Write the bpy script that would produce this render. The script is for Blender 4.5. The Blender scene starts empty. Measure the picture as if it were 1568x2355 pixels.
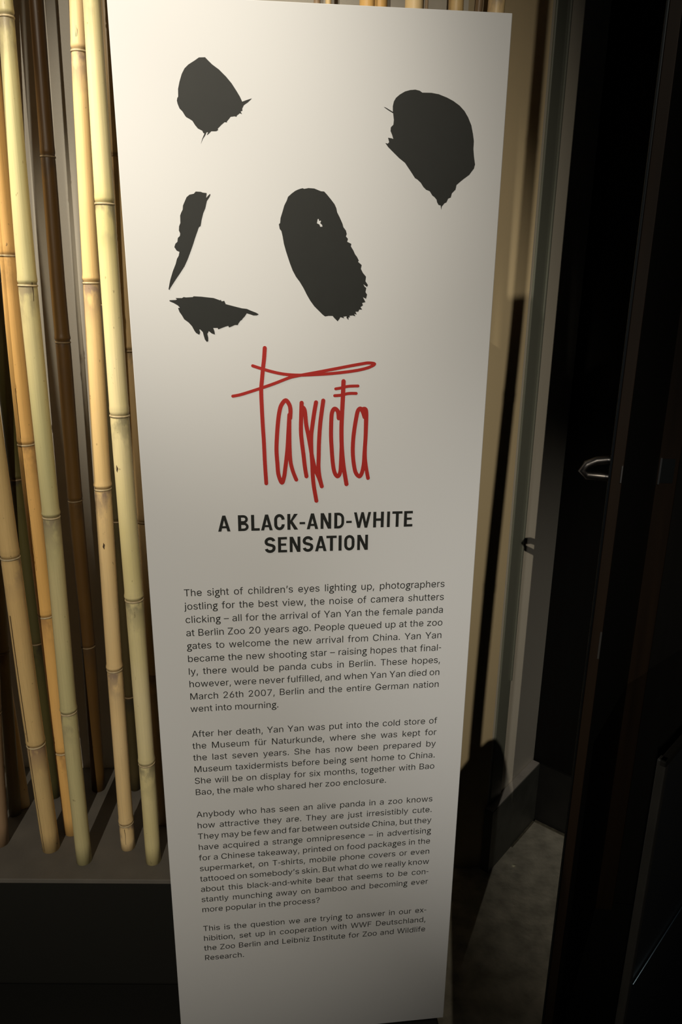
import bpy, bmesh, math, random, json
from mathutils import Vector, Matrix
from mathutils.geometry import tessellate_polygon
PI = math.pi
random.seed(7)
S = bpy.context.scene
COL = S.collection
# ------------------------------------------------------------------ camera
cd = bpy.data.cameras.new('camera'); cam = bpy.data.objects.new('camera', cd); COL.objects.link(cam)
cd.sensor_fit = 'VERTICAL'; cd.sensor_height = 36.0
cd.lens = 36.0 * 1730.2 / 2355.0
cd.clip_start = 0.01; cd.clip_end = 60
CR = [[0.993389, 0.024711, -0.112103], [-0.114312, 0.302415, -0.946297], [0.010518, 0.952856, 0.30324]]
cam.matrix_world = Matrix.Translation(Vector([-0.1056, -1.2805, 1.6818])) @ Matrix(CR).to_4x4()
S.camera = cam
# ------------------------------------------------------------------ world, lights, exposure
S.view_settings.view_transform = 'Standard'; S.view_settings.look = 'None'
S.view_settings.gamma = 1; S.view_settings.use_curve_mapping = False
S.view_settings.exposure = 0.17
W = bpy.data.worlds.new('world'); S.world = W; W.use_nodes = True
W.node_tree.nodes['Background'].inputs[0].default_value = (0.75, 0.85, 1.0, 1)
W.node_tree.nodes['Background'].inputs[1].default_value = 0.012
def spot(name, loc, aim, power, size, blend, col, rad):
    l = bpy.data.lights.new(name, 'SPOT'); o = bpy.data.objects.new(name, l); COL.objects.link(o)
    l.energy = power; l.spot_size = math.radians(size); l.spot_blend = blend; l.color = col; l.shadow_soft_size = rad
    o.location = loc
    o.rotation_euler = (Vector(aim) - Vector(loc)).to_track_quat('-Z', 'Y').to_euler()
    return o
spot('key_spotlight', (-1.35, -7.0, 5.2), (-0.52, 0.25, 1.34), 1200, 22.5, 1.0, (1.0, 0.90, 0.74), 0.014)
spot('niche_spotlight', (-1.25, -1.5, 3.8), (-0.26, 0.2, 1.98), 310, 25, 1.0, (1.0, 0.90, 0.74), 0.03)
spot('cane_spotlight', (-1.45, -0.25, 2.75), (-0.42, 0.26, 1.72), 120, 33, 1.0, (1.0, 0.88, 0.68), 0.02)
spot('side_spotlight', (-3.1, -5.9, 5.0), (1.12, 0.5, 0.42), 620, 11.5, 1.0, (1.0, 0.95, 0.86), 0.03)
# ------------------------------------------------------------------ helpers
def mat(name, color, rough=0.6, metal=0.0, spec=0.5, nscale=0, namt=0.0, bump=0.0, bscale=60, stretch=(1, 1, 1), col2=None):
    m = bpy.data.materials.new(name); m.use_nodes = True
    nt = m.node_tree; b = nt.nodes['Principled BSDF']
    b.inputs['Base Color'].default_value = (*color, 1); b.inputs['Roughness'].default_value = rough
    b.inputs['Metallic'].default_value = metal; b.inputs['Specular IOR Level'].default_value = spec
    tc = nt.nodes.new('ShaderNodeTexCoord'); mp = nt.nodes.new('ShaderNodeMapping')
    mp.inputs['Scale'].default_value = stretch
    nt.links.new(tc.outputs['Object'], mp.inputs[0])
    if nscale:
        n = nt.nodes.new('ShaderNodeTexNoise'); n.inputs['Scale'].default_value = nscale; n.inputs['Detail'].default_value = 6
        nt.links.new(mp.outputs[0], n.inputs['Vector'])
        r = nt.nodes.new('ShaderNodeValToRGB')
        r.color_ramp.elements[0].position = 0.3; r.color_ramp.elements[1].position = 0.7
        c2 = col2 or tuple(c * (1 - namt) for c in color)
        r.color_ramp.elements[0].color = (*c2, 1); r.color_ramp.elements[1].color = (*color, 1)
        nt.links.new(n.outputs['Fac'], r.inputs[0]); nt.links.new(r.outputs[0], b.inputs['Base Color'])
    if bump:
        n2 = nt.nodes.new('ShaderNodeTexNoise'); n2.inputs['Scale'].default_value = bscale; n2.inputs['Detail'].default_value = 4
        nt.links.new(mp.outputs[0], n2.inputs['Vector'])
        bp = nt.nodes.new('ShaderNodeBump'); bp.inputs['Strength'].default_value = bump; bp.inputs['Distance'].default_value = 0.002
        nt.links.new(n2.outputs['Fac'], bp.inputs['Height']); nt.links.new(bp.outputs[0], b.inputs['Normal'])
    return m
def link(name, me, m=None, parent=None):
    o = bpy.data.objects.new(name, me); COL.objects.link(o)
    if m: me.materials.append(m)
    if parent: o.parent = parent
    return o
def bm_obj(name, bm, m=None, parent=None, smooth=False):
    me = bpy.data.meshes.new(name); bm.to_mesh(me); bm.free()
    if smooth:
        for p in me.polygons: p.use_smooth = True
    return link(name, me, m, parent)
def tag(o, label, cat, group=None):
    o['label'] = label; o['category'] = cat
    if group: o['group'] = group
    return o
def thing(name, loc, label, cat, group=None):
    o = bpy.data.objects.new(name, None); COL.objects.link(o); o.location = loc
    o.empty_display_size = 0.05
    return tag(o, label, cat, group)
def struct(o, label=None):
    o['kind'] = 'structure'
    if label: o['label'] = label
    return o
def prism(pts, z0, z1, bevel=0.0):
    """vertical prism over a plan polygon (counter-clockwise)"""
    bm = bmesh.new()
    lo = [bm.verts.new((x, y, z0)) for x, y in pts]; hi = [bm.verts.new((x, y, z1)) for x, y in pts]
    n = len(pts)
    bm.faces.new(hi); bm.faces.new(lo[::-1])
    for i in range(n): bm.faces.new((lo[i], lo[(i + 1) % n], hi[(i + 1) % n], hi[i]))
    bmesh.ops.recalc_face_normals(bm, faces=bm.faces)
    if bevel: bmesh.ops.bevel(bm, geom=list(bm.edges), offset=bevel, segments=2, affect='EDGES', profile=0.5)
    return bm
def strip(p, d, l0, l1, n, t0, t1):
    """plan rectangle: from p along unit d between l0,l1 and along normal n between t0,t1"""
    q = lambda l, t: (p[0] + d[0] * l + n[0] * t, p[1] + d[1] * l + n[1] * t)
    return [q(l0, t0), q(l1, t0), q(l1, t1), q(l0, t1)]
# ------------------------------------------------------------------ materials
M_wall = mat('painted_plaster', (0.62, 0.58, 0.49), 0.75, nscale=3, namt=0.06, bump=0.15, bscale=220)
M_wallA = mat('painted_side_wall', (0.76, 0.70, 0.58), 0.55, nscale=3, namt=0.08, bump=0.12, bscale=200)
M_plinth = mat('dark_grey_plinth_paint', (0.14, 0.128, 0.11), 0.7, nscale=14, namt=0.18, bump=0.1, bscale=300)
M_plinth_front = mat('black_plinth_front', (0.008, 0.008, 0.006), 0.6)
M_floor = mat('dark_stone', (0.56, 0.51, 0.39), 0.7, nscale=22, namt=0.45, bump=0.5, bscale=90)
M_black = mat('black_wood_panelling', (0.004, 0.0035, 0.0025), 0.6, spec=0.15, nscale=6, namt=0.3, stretch=(8, 8, 0.6))
M_base = mat('grey_stone_skirting', (0.12, 0.12, 0.10), 0.5, nscale=18, namt=0.3, bump=0.2, bscale=80)
M_base_b = mat('black_stone_skirting', (0.012, 0.011, 0.009), 0.45, nscale=18, namt=0.3)
M_steel = mat('brushed_steel', (0.5, 0.48, 0.45), 0.3, 1.0)
M_door = mat('dark_brown_door', (0.013, 0.007, 0.003), 0.5, spec=0.2, nscale=5, namt=0.4, stretch=(10, 10, 0.5))
M_doorface = mat('black_door_face', (0.005, 0.005, 0.004), 0.5, spec=0.2)
M_trimgloss = mat('glossy_corner_guard', (0.20, 0.21, 0.17), 0.3)
M_glass_dark = mat('dark_case_glass', (0.012, 0.013, 0.014), 0.25)
M_white = mat('white_panel_face', (0.75, 0.765, 0.78), 0.55, nscale=2, namt=0.02)
M_ink = mat('black_print', (0.011, 0.013, 0.011), 0.6, nscale=40, namt=0.15)
M_red = mat('red_print', (0.46, 0.018, 0.012), 0.6, nscale=30, namt=0.06)
# ------------------------------------------------------------------ room shell
nb = Vector((0.112, 1.0)).normalized()            # plan normal of the back wall (pointing into the wall)
db = Vector((nb.y, -nb.x))                        # along the back wall, to the right
def back(x, off=0.0):                             # point on the back wall plane (offset towards the room)
    y = 0.585 - 0.112 * (x + 0.3 - 0.3 + 0.3 + 0.177) + 0.0
    return (x - nb.x * off, y - nb.y * off)
P = back(0.535); Q = (0.752, 0.678)
struct(bm_obj('floor', prism([(-3, -3.2), (4, -3.2), (4, 2.2), (-3, 2.2)], -0.1, 0.0), M_floor), 'dark worn stone floor')
bl = back(-2.6)
struct(bm_obj('wall_back', prism([bl, P, (P[0] + 0.02, P[1] + 0.12), (bl[0] + 0.01, bl[1] + 0.12)], 0, 3.4), M_wall), 'beige painted wall behind the bamboo canes')
M_wallend = mat('plaster_warm_lit', (0.50, 0.40, 0.235), 0.75, nscale=3, namt=0.06, bump=0.15, bscale=220)  # same wall as the back one; warm light put into its colour
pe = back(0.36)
struct(bm_obj('wall_end', prism([pe, P, (P[0] - .0002, P[1] - .001), (pe[0] - .0001, pe[1] - .001)][::-1], 0, 3.4), M_wallend), 'end of the back wall right of the board, coloured as warmly lit')
dA = (Vector(Q) - Vector(P)).normalized(); nA = Vector((-dA.y, dA.x))      # nA points into the wall
dB = Vector((-nA.x, -nA.y)); nBn = dA
struct(bm_obj('wall_side', prism(strip(P, dA, 0.0, 0.42, nA, 0.0, 0.1), 0, 3.4), M_wallA), 'grey slanting wall face right of the beige wall')
struct(bm_obj('wall_right', prism(strip(Q, dB, 0.0, 2.0, nBn, 0.0, 0.1), 0, 3.4), M_black), 'black wall right of the grey wall')
# skirting: face line passes through K
K = Vector((0.764, 0.653))
tA = (Vector(Q) - K).dot(nA); tB = (Vector(Q) - K).dot(nBn)
kb = K
struct(bm_obj('baseboard_side', prism(strip(kb, dA, -0.30, 0.0, nA, 0.0, tA - 0.0005), 0.0, 0.212), M_base), 'grey stone skirting with a ledge coloured as lit under the grey wall')
struct(bm_obj('baseboard_right', prism(strip(kb, dB, 0.0, 1.6, nBn, 0.0, max(tB, 0.008) - 0.0005), 0.0, 0.212), M_base_b), 'black skirting under the black wall')
struct(bm_obj('trim_5', prism(strip(kb, dA, -0.298, -0.001, nA, 0.001, tA - 0.001), 0.212, 0.2165, .001), mat('lit_ledge', (0.42, 0.38, 0.33), 0.6, nscale=30, namt=.2)), 'top ledge of the grey skirting, light put into its colour')  # light falling on the ledge is put into this paler colour
M_dust = mat('pale_dust', (0.16, 0.14, 0.09), 0.9, nscale=60, namt=.6)
struct(bm_obj('trim_6', prism(strip(kb, dA, -0.16, 0.0, nA, -0.006, 0.0), 0.0, 0.003, .001), M_dust), 'dusty pale joint where floor meets the grey skirting')
struct(bm_obj('trim_7', prism(strip(kb, dB, 0.0, 0.16, nBn, -0.011, 0.0), 0.0, 0.003, .001), M_dust), 'dusty pale joint where floor meets the black skirting')
# corner guard on the grey wall
struct(bm_obj('trim_1', prism(strip(P, dA, 0.010, 0.075, nA, -0.006, 0.0), 0.213, 3.4, 0.002), M_trimgloss), 'glossy greenish vertical strip on the grey wall')
struct(bm_obj('trim_2', prism(strip(P, dA, 0.066, 0.072, nA, -0.011, -0.006), 0.6, 3.4, 0.001), M_trimgloss), 'thin pale raised line on the glossy strip')
bm = bmesh.new(); bmesh.ops.create_icosphere(bm, subdivisions=1, radius=.005)
for v in bm.verts: v.co.x *= 1.4; v.co.z = max(v.co.z, -.004) * .5
bmesh.ops.translate(bm, vec=(0, 0, .0021), verts=bm.verts)
chip = bm_obj('stone_chip', bm, mat('pale_chip', (0.7, 0.66, 0.45), 0.8)); chip.location = (0.6314, 0.4649, 0.0)
tag(chip, 'tiny pale chip lying on the dark floor near the skirting corner', 'debris')
# ------------------------------------------------------------------ plinth
def front(x): return 0.196 - 0.112 * (x + 0.3 + 0.41)
xr = 0.30
pl = thing('plinth', (-0.5, 0.3, 0), 'low dark grey plinth with black front carrying the bamboo canes', 'plinth')
HP = 0.34
fpts = [(-1.5, front(-1.5)), (xr, front(xr)), (xr + 0.04, back(xr + 0.04, 0.002)[1]), (-1.46, back(-1.46, 0.002)[1])]
def shift(pts, o): return [(x - o[0], y - o[1]) for x, y in pts]
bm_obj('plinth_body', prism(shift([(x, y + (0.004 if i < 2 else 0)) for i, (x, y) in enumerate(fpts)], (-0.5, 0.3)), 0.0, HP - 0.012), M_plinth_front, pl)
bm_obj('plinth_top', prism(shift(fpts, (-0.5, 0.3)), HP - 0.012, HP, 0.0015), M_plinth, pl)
struct(bm_obj('light_block_board', prism([(0.336, 0.225), (0.343, 0.225), (0.343, 0.474), (0.336, 0.474)], 0.0, 1.6, .001), M_plinth_front), 'unseen black board added at the right end of the plinth to block light')  # unseen board added to stop lamp light leaking to the right
bm_obj('low_black_slab', prism(shift([(-1.5, -0.42), (0.285, -0.42), (0.285, front(0.285) + .003), (-1.5, front(-1.5) + .003)], (-0.5, 0.3)), 0.0, 0.022, .003), M_plinth_front, pl)  # added low black slab covering the floor before the plinth
# ------------------------------------------------------------------ panel with printing
PW, PH, PT = 0.6, 2.036, 0.019
panel = thing('text_panel', (0, 0, 0), 'tall white exhibition board printed with black brush marks and English text', 'sign')
b = bmesh.new()
bmesh.ops.create_cube(b, size=1)
bmesh.ops.scale(b, vec=(PW, PT, PH), verts=b.verts)
bmesh.ops.translate(b, vec=(0, PT / 2, 2.06 - PH / 2), verts=b.verts)
bmesh.ops.bevel(b, geom=list(b.edges), offset=0.0008, segments=1, affect='EDGES')
bm_obj('board', b, M_white, panel)
b = bmesh.new(); bmesh.ops.create_cube(b, size=1)
bmesh.ops.scale(b, vec=(0.54, 0.012, 2.02), verts=b.verts); bmesh.ops.translate(b, vec=(0.02, 0.068, 0.03 + 1.01 + .022), verts=b.verts)
for v in b.verts: v.co.y += 0.0
bm_obj('light_block_backing', b, M_plinth_front, panel)  # unseen backing added to block lamp light passing over the board
for zz in (0.5, 1.2, 1.9):
    b = bmesh.new(); bmesh.ops.create_cube(b, size=1)
    bmesh.ops.scale(b, vec=(0.50, 0.0425, 0.03), verts=b.verts); bmesh.ops.translate(b, vec=(0.02, 0.0405, zz), verts=b.verts)
    bm_obj('light_block_spacer', b, M_plinth_front, panel)  # bars holding the added light-blocking backing
def PLN(u, v, k=0): return (u / 1000.0 - 0.3, -0.0004 - 0.0001 * k, 2.06 - v / 1000.0)
def fill(contours):
    """fill closed 2D contours (even-odd) -> verts, faces"""
    c = bpy.data.curves.new('t', 'CURVE'); c.dimensions = '2D'; c.fill_mode = 'BOTH'
    for s in contours:
        sp = c.splines.new('POLY'); sp.points.add(len(s) - 1); sp.use_cyclic_u = True
        for i, (x, y) in enumerate(s): sp.points[i].co = (x, y, 0, 1)
    o = bpy.data.objects.new('t', c); COL.objects.link(o)
    bpy.context.view_layer.update()
    me = bpy.data.meshes.new_from_object(o.evaluated_get(bpy.context.evaluated_depsgraph_get()))
    vs = [(v.co.x, v.co.y) for v in me.vertices]; fs = [tuple(p.vertices) for p in me.polygons]
    bpy.data.objects.remove(o); bpy.data.curves.remove(c); bpy.data.meshes.remove(me)
    return vs, fs
def flat_mesh(name, polys, m, k=0, dk=0):
    V = []; F = []
    for vs, fs, *kk in polys:
        o = len(V)
        V += [PLN(x, y, k + (kk[0] if kk else 0)) for x, y in vs]; k += dk
        for f in fs:
            a, b_, c = [Vector(V[o + f[0]]), Vector(V[o + f[1]]), Vector(V[o + f[2]])]
            nrm = (b_ - a).cross(c - a)
            F.append(tuple(o + i for i in (f if nrm.y < 0 else f[::-1])))
    me = bpy.data.meshes.new(name); me.from_pydata(V, [], F); me.update()
    return link(name, me, m, panel)
MARKS = [[[127.0,77.2],[136.0,76.6],[140.6,80.9],[146.1,85.7],[155.7,91.9],[166.0,101.1],[173.9,109.7],[181.0,119.8],[185.7,127.1],[188.9,133.7],[194.7,131.6],[203.6,128.7],[197.2,134.2],[191.2,138.1],[188.6,142.7],[188.8,145.7],[186.0,146.9],[188.0,150.3],[184.7,149.3],[180.0,152.8],[179.6,154.3],[176.6,153.7],[170.7,154.6],[168.1,157.7],[165.0,160.9],[165.0,162.4],[161.3,162.2],[156.1,166.4],[153.6,168.8],[151.0,171.1],[151.2,173.4],[148.3,175.0],[140.8,175.3],[137.3,178.7],[133.9,181.1],[136.6,176.4],[133.7,177.0],[131.4,181.6],[127.8,186.3],[124.5,193.6],[127.0,186.3],[130.7,178.9],[128.6,177.6],[127.5,174.9],[121.0,172.0],[117.1,167.6],[113.2,161.7],[110.0,159.8],[104.4,157.0],[102.8,155.2],[99.0,149.3],[95.1,145.7],[92.7,139.8],[91.8,135.4],[92.6,131.9],[94.0,130.1],[94.4,119.8],[97.0,110.1],[100.8,99.8],[105.3,92.3],[111.2,87.0],[120.3,81.6]],[[424.2,120.8],[429.8,116.2],[437.9,111.6],[446.0,109.3],[454.3,108.5],[460.9,109.7],[465.2,112.2],[479.3,112.0],[491.0,113.5],[504.6,117.8],[514.9,122.2],[525.3,128.4],[533.4,135.6],[539.8,144.3],[545.6,155.3],[549.0,167.2],[551.2,177.7],[551.3,189.8],[552.9,200.4],[555.3,211.1],[554.0,217.3],[546.8,226.8],[536.8,234.0],[526.9,242.0],[525.6,249.1],[519.9,254.7],[518.5,261.0],[514.2,262.7],[511.9,268.2],[508.5,269.9],[504.4,274.7],[503.7,279.8],[502.3,273.1],[498.8,272.4],[496.3,268.5],[495.2,264.6],[491.6,260.8],[488.0,258.5],[483.4,252.3],[477.3,250.1],[472.8,246.3],[468.3,240.2],[462.9,235.7],[458.6,233.5],[452.3,225.2],[446.9,218.4],[441.6,211.7],[432.0,205.1],[424.2,198.5],[413.9,189.7],[409.5,184.3],[413.4,185.2],[415.4,182.9],[413.5,176.7],[420.2,177.6],[421.9,178.3],[419.7,172.3],[417.2,167.2],[417.4,162.0],[421.3,158.2],[421.9,151.5],[420.4,142.0],[412.3,137.9],[405.3,133.7],[408.9,134.7],[419.9,140.2],[419.6,132.6],[421.0,126.0]],[[113.7,260.8],[121.3,261.0],[124.4,262.1],[130.3,262.6],[129.2,269.8],[132.6,266.1],[135.6,263.4],[135.8,265.5],[133.7,269.1],[130.1,274.0],[127.3,284.3],[123.8,291.6],[120.8,301.4],[118.8,310.6],[116.0,312.5],[109.9,327.3],[106.2,337.3],[101.0,349.8],[96.6,359.9],[90.8,371.2],[83.1,382.0],[75.4,392.3],[66.8,404.4],[65.1,407.7],[63.9,406.4],[65.9,398.1],[67.6,391.7],[72.2,379.0],[77.4,367.6],[79.7,360.1],[82.6,355.7],[84.2,349.4],[79.8,347.6],[76.6,342.7],[78.4,337.7],[81.8,334.6],[82.7,329.0],[86.1,325.9],[86.7,322.2],[85.0,317.9],[85.6,311.8],[87.8,306.9],[88.1,295.9],[89.9,291.7],[92.4,287.4],[93.2,281.3],[96.5,274.7],[99.3,269.2],[103.9,265.5],[110.6,264.0]],[[64.2,423.5],[74.3,423.0],[76.4,422.0],[74.1,420.0],[84.4,420.0],[87.1,418.4],[91.0,419.0],[101.6,418.3],[103.0,417.1],[114.9,417.6],[122.8,418.4],[134.7,419.6],[145.2,423.2],[145.8,421.9],[147.6,424.7],[151.6,423.8],[153.7,429.0],[166.3,432.2],[179.6,435.4],[187.7,436.3],[194.4,439.2],[202.4,442.2],[206.7,444.7],[203.7,446.4],[198.2,446.5],[192.2,444.5],[187.1,443.2],[184.0,447.9],[180.2,451.8],[179.4,453.2],[176.4,455.2],[173.5,459.1],[172.1,461.8],[167.4,461.8],[161.2,464.5],[157.8,465.8],[156.5,463.2],[151.7,464.5],[140.1,468.9],[139.3,466.5],[132.1,466.6],[133.9,471.9],[134.5,477.2],[129.1,475.2],[124.8,471.6],[122.3,475.9],[123.4,482.5],[123.2,487.9],[120.8,489.0],[117.9,485.2],[116.2,478.6],[115.0,473.2],[111.2,469.3],[109.6,469.0],[110.7,473.9],[109.2,477.5],[104.2,474.8],[101.7,471.3],[98.1,464.0],[93.0,458.1],[86.0,452.9],[82.9,447.0],[79.3,441.8],[77.2,435.5],[80.3,435.0],[77.2,431.4],[70.8,427.6],[64.6,425.0]],[[276.3,253.2],[279.6,252.4],[282.2,253.3],[288.8,252.0],[297.9,252.4],[308.5,256.2],[313.7,256.5],[318.4,261.1],[324.4,267.7],[330.4,274.9],[333.1,280.4],[334.5,286.5],[338.6,293.9],[343.4,303.7],[344.8,308.7],[348.9,313.6],[350.3,318.6],[349.0,322.4],[352.4,326.2],[351.1,330.6],[357.9,333.7],[357.3,337.5],[361.5,343.8],[364.3,349.5],[367.8,353.9],[370.6,359.0],[369.3,361.0],[375.5,366.1],[374.3,371.9],[377.8,378.3],[383.0,384.1],[382.2,391.3],[386.5,397.2],[385.2,400.2],[378.9,395.9],[381.0,399.9],[383.8,401.8],[382.6,408.4],[385.4,412.3],[383.8,419.0],[378.6,416.4],[380.7,420.3],[382.9,424.3],[377.4,425.6],[378.8,429.6],[374.7,432.3],[377.6,436.3],[372.7,436.3],[371.3,439.7],[366.5,439.7],[368.6,444.4],[364.4,443.1],[366.6,447.1],[361.7,445.7],[356.1,446.4],[357.5,448.4],[354.8,449.1],[355.1,453.2],[351.7,449.8],[351.9,447.1],[346.4,447.8],[347.8,450.5],[341.5,448.5],[339.5,451.9],[336.7,455.2],[331.1,449.9],[328.3,446.6],[321.4,446.6],[315.9,447.6],[311.7,444.6],[304.8,438.0],[297.9,431.4],[291.0,422.2],[285.6,413.1],[280.2,402.7],[274.1,393.0],[268.1,385.3],[262.8,375.7],[258.8,365.5],[256.2,357.9],[252.4,346.5],[249.2,335.2],[247.3,324.0],[245.4,315.9],[242.8,312.9],[241.6,306.1],[243.6,304.2],[244.4,296.8],[247.8,286.9],[250.5,278.3],[254.5,270.9],[256.6,265.4],[262.5,260.4],[267.8,256.7],[271.7,254.8]]]
HOLE = [[303.2,297.2],[305.2,296.9],[305.5,300.0],[307.9,299.0],[308.8,300.6],[307.5,303.1],[310.6,305.8],[311.0,308.6],[307.5,308.7],[306.2,305.4],[302.2,303.6]]
names = ['upper left brush mark', 'upper right brush mark', 'narrow slanting brush mark', 'low ragged brush mark', 'large oval brush mark']
for i, mk in enumerate(MARKS):
    cs = [mk] + ([HOLE] if i == 4 else [])
    o = flat_mesh('brush_mark', [fill(cs)], M_ink); o['label'] = names[i] + ' printed in black'
def smooth_line(pts, n=6):
    out = []
    for i in range(len(pts) - 1):
        p0 = Vector(pts[max(i - 1, 0)]); p1 = Vector(pts[i]); p2 = Vector(pts[i + 1]); p3 = Vector(pts[min(i + 2, len(pts) - 1)])
        for k in range(n):
            t = k / n
            out.append(0.5 * ((2 * p1) + (p2 - p0) * t + (2 * p0 - 5 * p1 + 4 * p2 - p3) * t * t + (3 * p1 - p0 - 3 * p2 + p3) * t ** 3))
    out.append(Vector(pts[-1])); return out
def tube(path, t):
    V = []; F = []
    for i, q in enumerate(path):
        a = Vector(path[max(i - 1, 0)]); b_ = Vector(path[min(i + 1, len(path) - 1)]); d = (b_ - a).normalized(); n = Vector((-d.y, d.x)) * t / 2
        V += [tuple(Vector(q) + n), tuple(Vector(q) - n)]
    for i in range(len(path) - 1): F.append((2 * i, 2 * i + 1, 2 * i + 3, 2 * i + 2))
    return V, F
def ribbon(pts, w):
    """constant width stroke with round ends -> verts, faces"""
    V, F = tube(pts, w); h = w / 2
    for c, q in ((pts[0], pts[1]), (pts[-1], pts[-2])):
        d = (c - q).normalized(); a0 = math.atan2(d.y, d.x) - PI / 2; o = len(V)
        V += [(c.x + h * math.cos(a0 + PI * t / 8), c.y + h * math.sin(a0 + PI * t / 8)) for t in range(9)]
        F.append(tuple(range(o, o + 9)))
    return V, F
def chunks(l, n):
    return [l[i:i + n + 1] for i in range(0, len(l) - 1, n) if len(l[i:i + n + 1]) > 1]
STROKES = [[6.77,[[215.4,499.0],[214.0,515.7],[211.8,532.2],[210.0,548.8],[208.0,569.2],[208.5,599.4],[209.4,628.1],[210.7,657.1],[211.8,696.5],[213.4,732.2]]],[5.08,[[194.7,528.1],[209.9,533.1],[224.7,537.4],[239.5,540.9],[254.4,543.0],[273.1,543.9],[295.6,543.2],[322.0,541.8],[350.4,539.1],[375.1,535.5],[392.1,530.9],[400.8,525.5],[390.1,523.8],[378.7,525.3],[356.0,529.3],[331.4,533.9],[303.1,539.1],[280.6,543.1],[265.6,545.7],[254.3,548.6],[231.8,557.2],[213.0,563.7],[190.5,571.0],[171.8,576.5],[160.2,578.6]]],[7.15,[[256.4,617.1],[257.1,603.7],[255.3,594.1],[249.8,586.5],[244.4,590.2],[239.6,599.7],[236.1,618.8],[233.4,647.7],[232.2,673.1],[233.4,696.9],[235.0,716.9],[240.7,731.6],[244.7,721.2],[246.8,707.1],[249.4,687.2],[251.5,667.5],[253.4,638.3],[255.2,611.3]]],[6.77,[[255.1,619.0],[254.9,638.3],[255.0,667.6],[256.3,693.3],[260.4,711.4],[266.1,726.6]]],[7.15,[[276.2,590.9],[275.5,609.6],[274.8,638.5],[276.2,658.1],[279.0,681.8],[281.4,703.8],[284.1,720.9]]],[7.15,[[276.9,598.1],[281.3,603.9],[284.0,628.9],[287.8,648.4],[291.2,668.1],[294.5,688.0],[299.4,708.1],[306.3,724.4],[311.2,739.8]]],[7.15,[[300.9,590.3],[297.8,607.9],[294.8,629.1],[292.6,648.5],[292.8,674.1],[294.3,698.0],[295.1,718.1],[297.0,738.5],[301.6,766.3]]],[7.15,[[313.3,587.4],[310.5,608.0],[308.0,629.2],[306.2,658.5],[305.6,684.2],[305.3,704.2],[307.2,722.4],[311.2,739.8]]],[7.15,[[340.2,618.0],[338.7,606.4],[332.9,601.5],[328.5,608.2],[327.3,623.6],[327.1,649.0],[328.6,674.7],[330.7,698.7],[333.8,714.8],[339.2,722.0],[343.7,715.0],[344.9,698.9],[345.7,669.0],[345.4,639.4]]],[7.52,[[347.9,554.7],[347.1,581.5],[345.9,610.3],[345.2,639.4],[346.1,669.0],[349.0,699.0],[352.2,719.3],[355.2,736.6]]],[4.89,[[334.5,567.4],[343.1,566.0],[356.4,563.2],[372.9,562.7]]],[5.08,[[332.9,579.0],[343.2,578.3],[356.6,575.5],[370.0,575.4]]],[7.15,[[385.3,616.5],[381.8,606.8],[377.8,601.7],[373.4,605.7],[370.4,620.2],[367.6,639.7],[365.9,659.4],[365.7,679.2],[367.7,699.3],[371.4,715.6],[378.1,722.8],[382.7,715.8],[385.6,699.6],[386.5,679.6],[387.9,649.8],[387.9,620.4]]],[6.77,[[381.1,602.5],[388.0,605.7],[388.3,640.0],[387.3,669.6],[387.7,689.6],[390.1,707.8],[393.7,726.2]]]]
o = flat_mesh('handwritten_title', [(*ribbon(q, w), (i % 60) * 0.03) for i, (w, q) in enumerate((w, q) for w, st in STROKES for q in chunks(smooth_line(st), 3))], M_red)
o['label'] = 'red handwritten word Panda'
# headline letters: bold condensed, drawn in a unit box (x 0..1, y 0 baseline .. 1 cap), stem t in mm
HEAD = [["A",126.63,148.36,819.52,789.68],["B",162.07,180.98,819.52,789.68],["L",185.17,200.2,819.52,789.68],["A",202.42,223.19,819.52,789.68],["C",225.92,244.78,819.52,789.68],["K",249.5,268.44,819.52,789.68],["-",271.44,281.43,819.52,789.68],["A",284.19,304.99,819.52,789.68],["N",309.26,328.38,819.52,789.68],["D",333.93,352.12,819.52,789.68],["-",355.67,365.8,819.52,789.68],["W",369.61,400.9,819.52,789.68],["H",404.98,424.41,819.52,789.68],["I",430.31,435.69,819.52,789.68],["T",439.8,458.56,819.52,789.68],["E",461.65,477.65,819.52,789.68],["S",208.23,227.72,862.45,832.98],["E",232.22,248.53,862.45,832.98],["N",253.3,272.69,862.45,832.98],["S",276.72,295.93,862.45,832.98],["A",299.22,320.27,862.45,832.98],["T",319.77,338.6,862.45,832.98],["I",342.17,347.78,862.45,832.98],["O",352.38,371.57,862.45,832.98],["N",376.44,396.21,862.45,832.98]]
def rect(x0, y0, x1, y1): return ([(x0, y0), (x1, y0), (x1, y1), (x0, y1)], [(0, 1, 2, 3)])
def quad(*p): return (list(p), [(0, 1, 2, 3)])
def arc(cx, cy, rx, ry, a0, a1, n=10): return [(cx + rx * math.cos(math.radians(a0 + (a1 - a0) * k / n)), cy + ry * math.sin(math.radians(a0 + (a1 - a0) * k / n))) for k in range(n + 1)]
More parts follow.
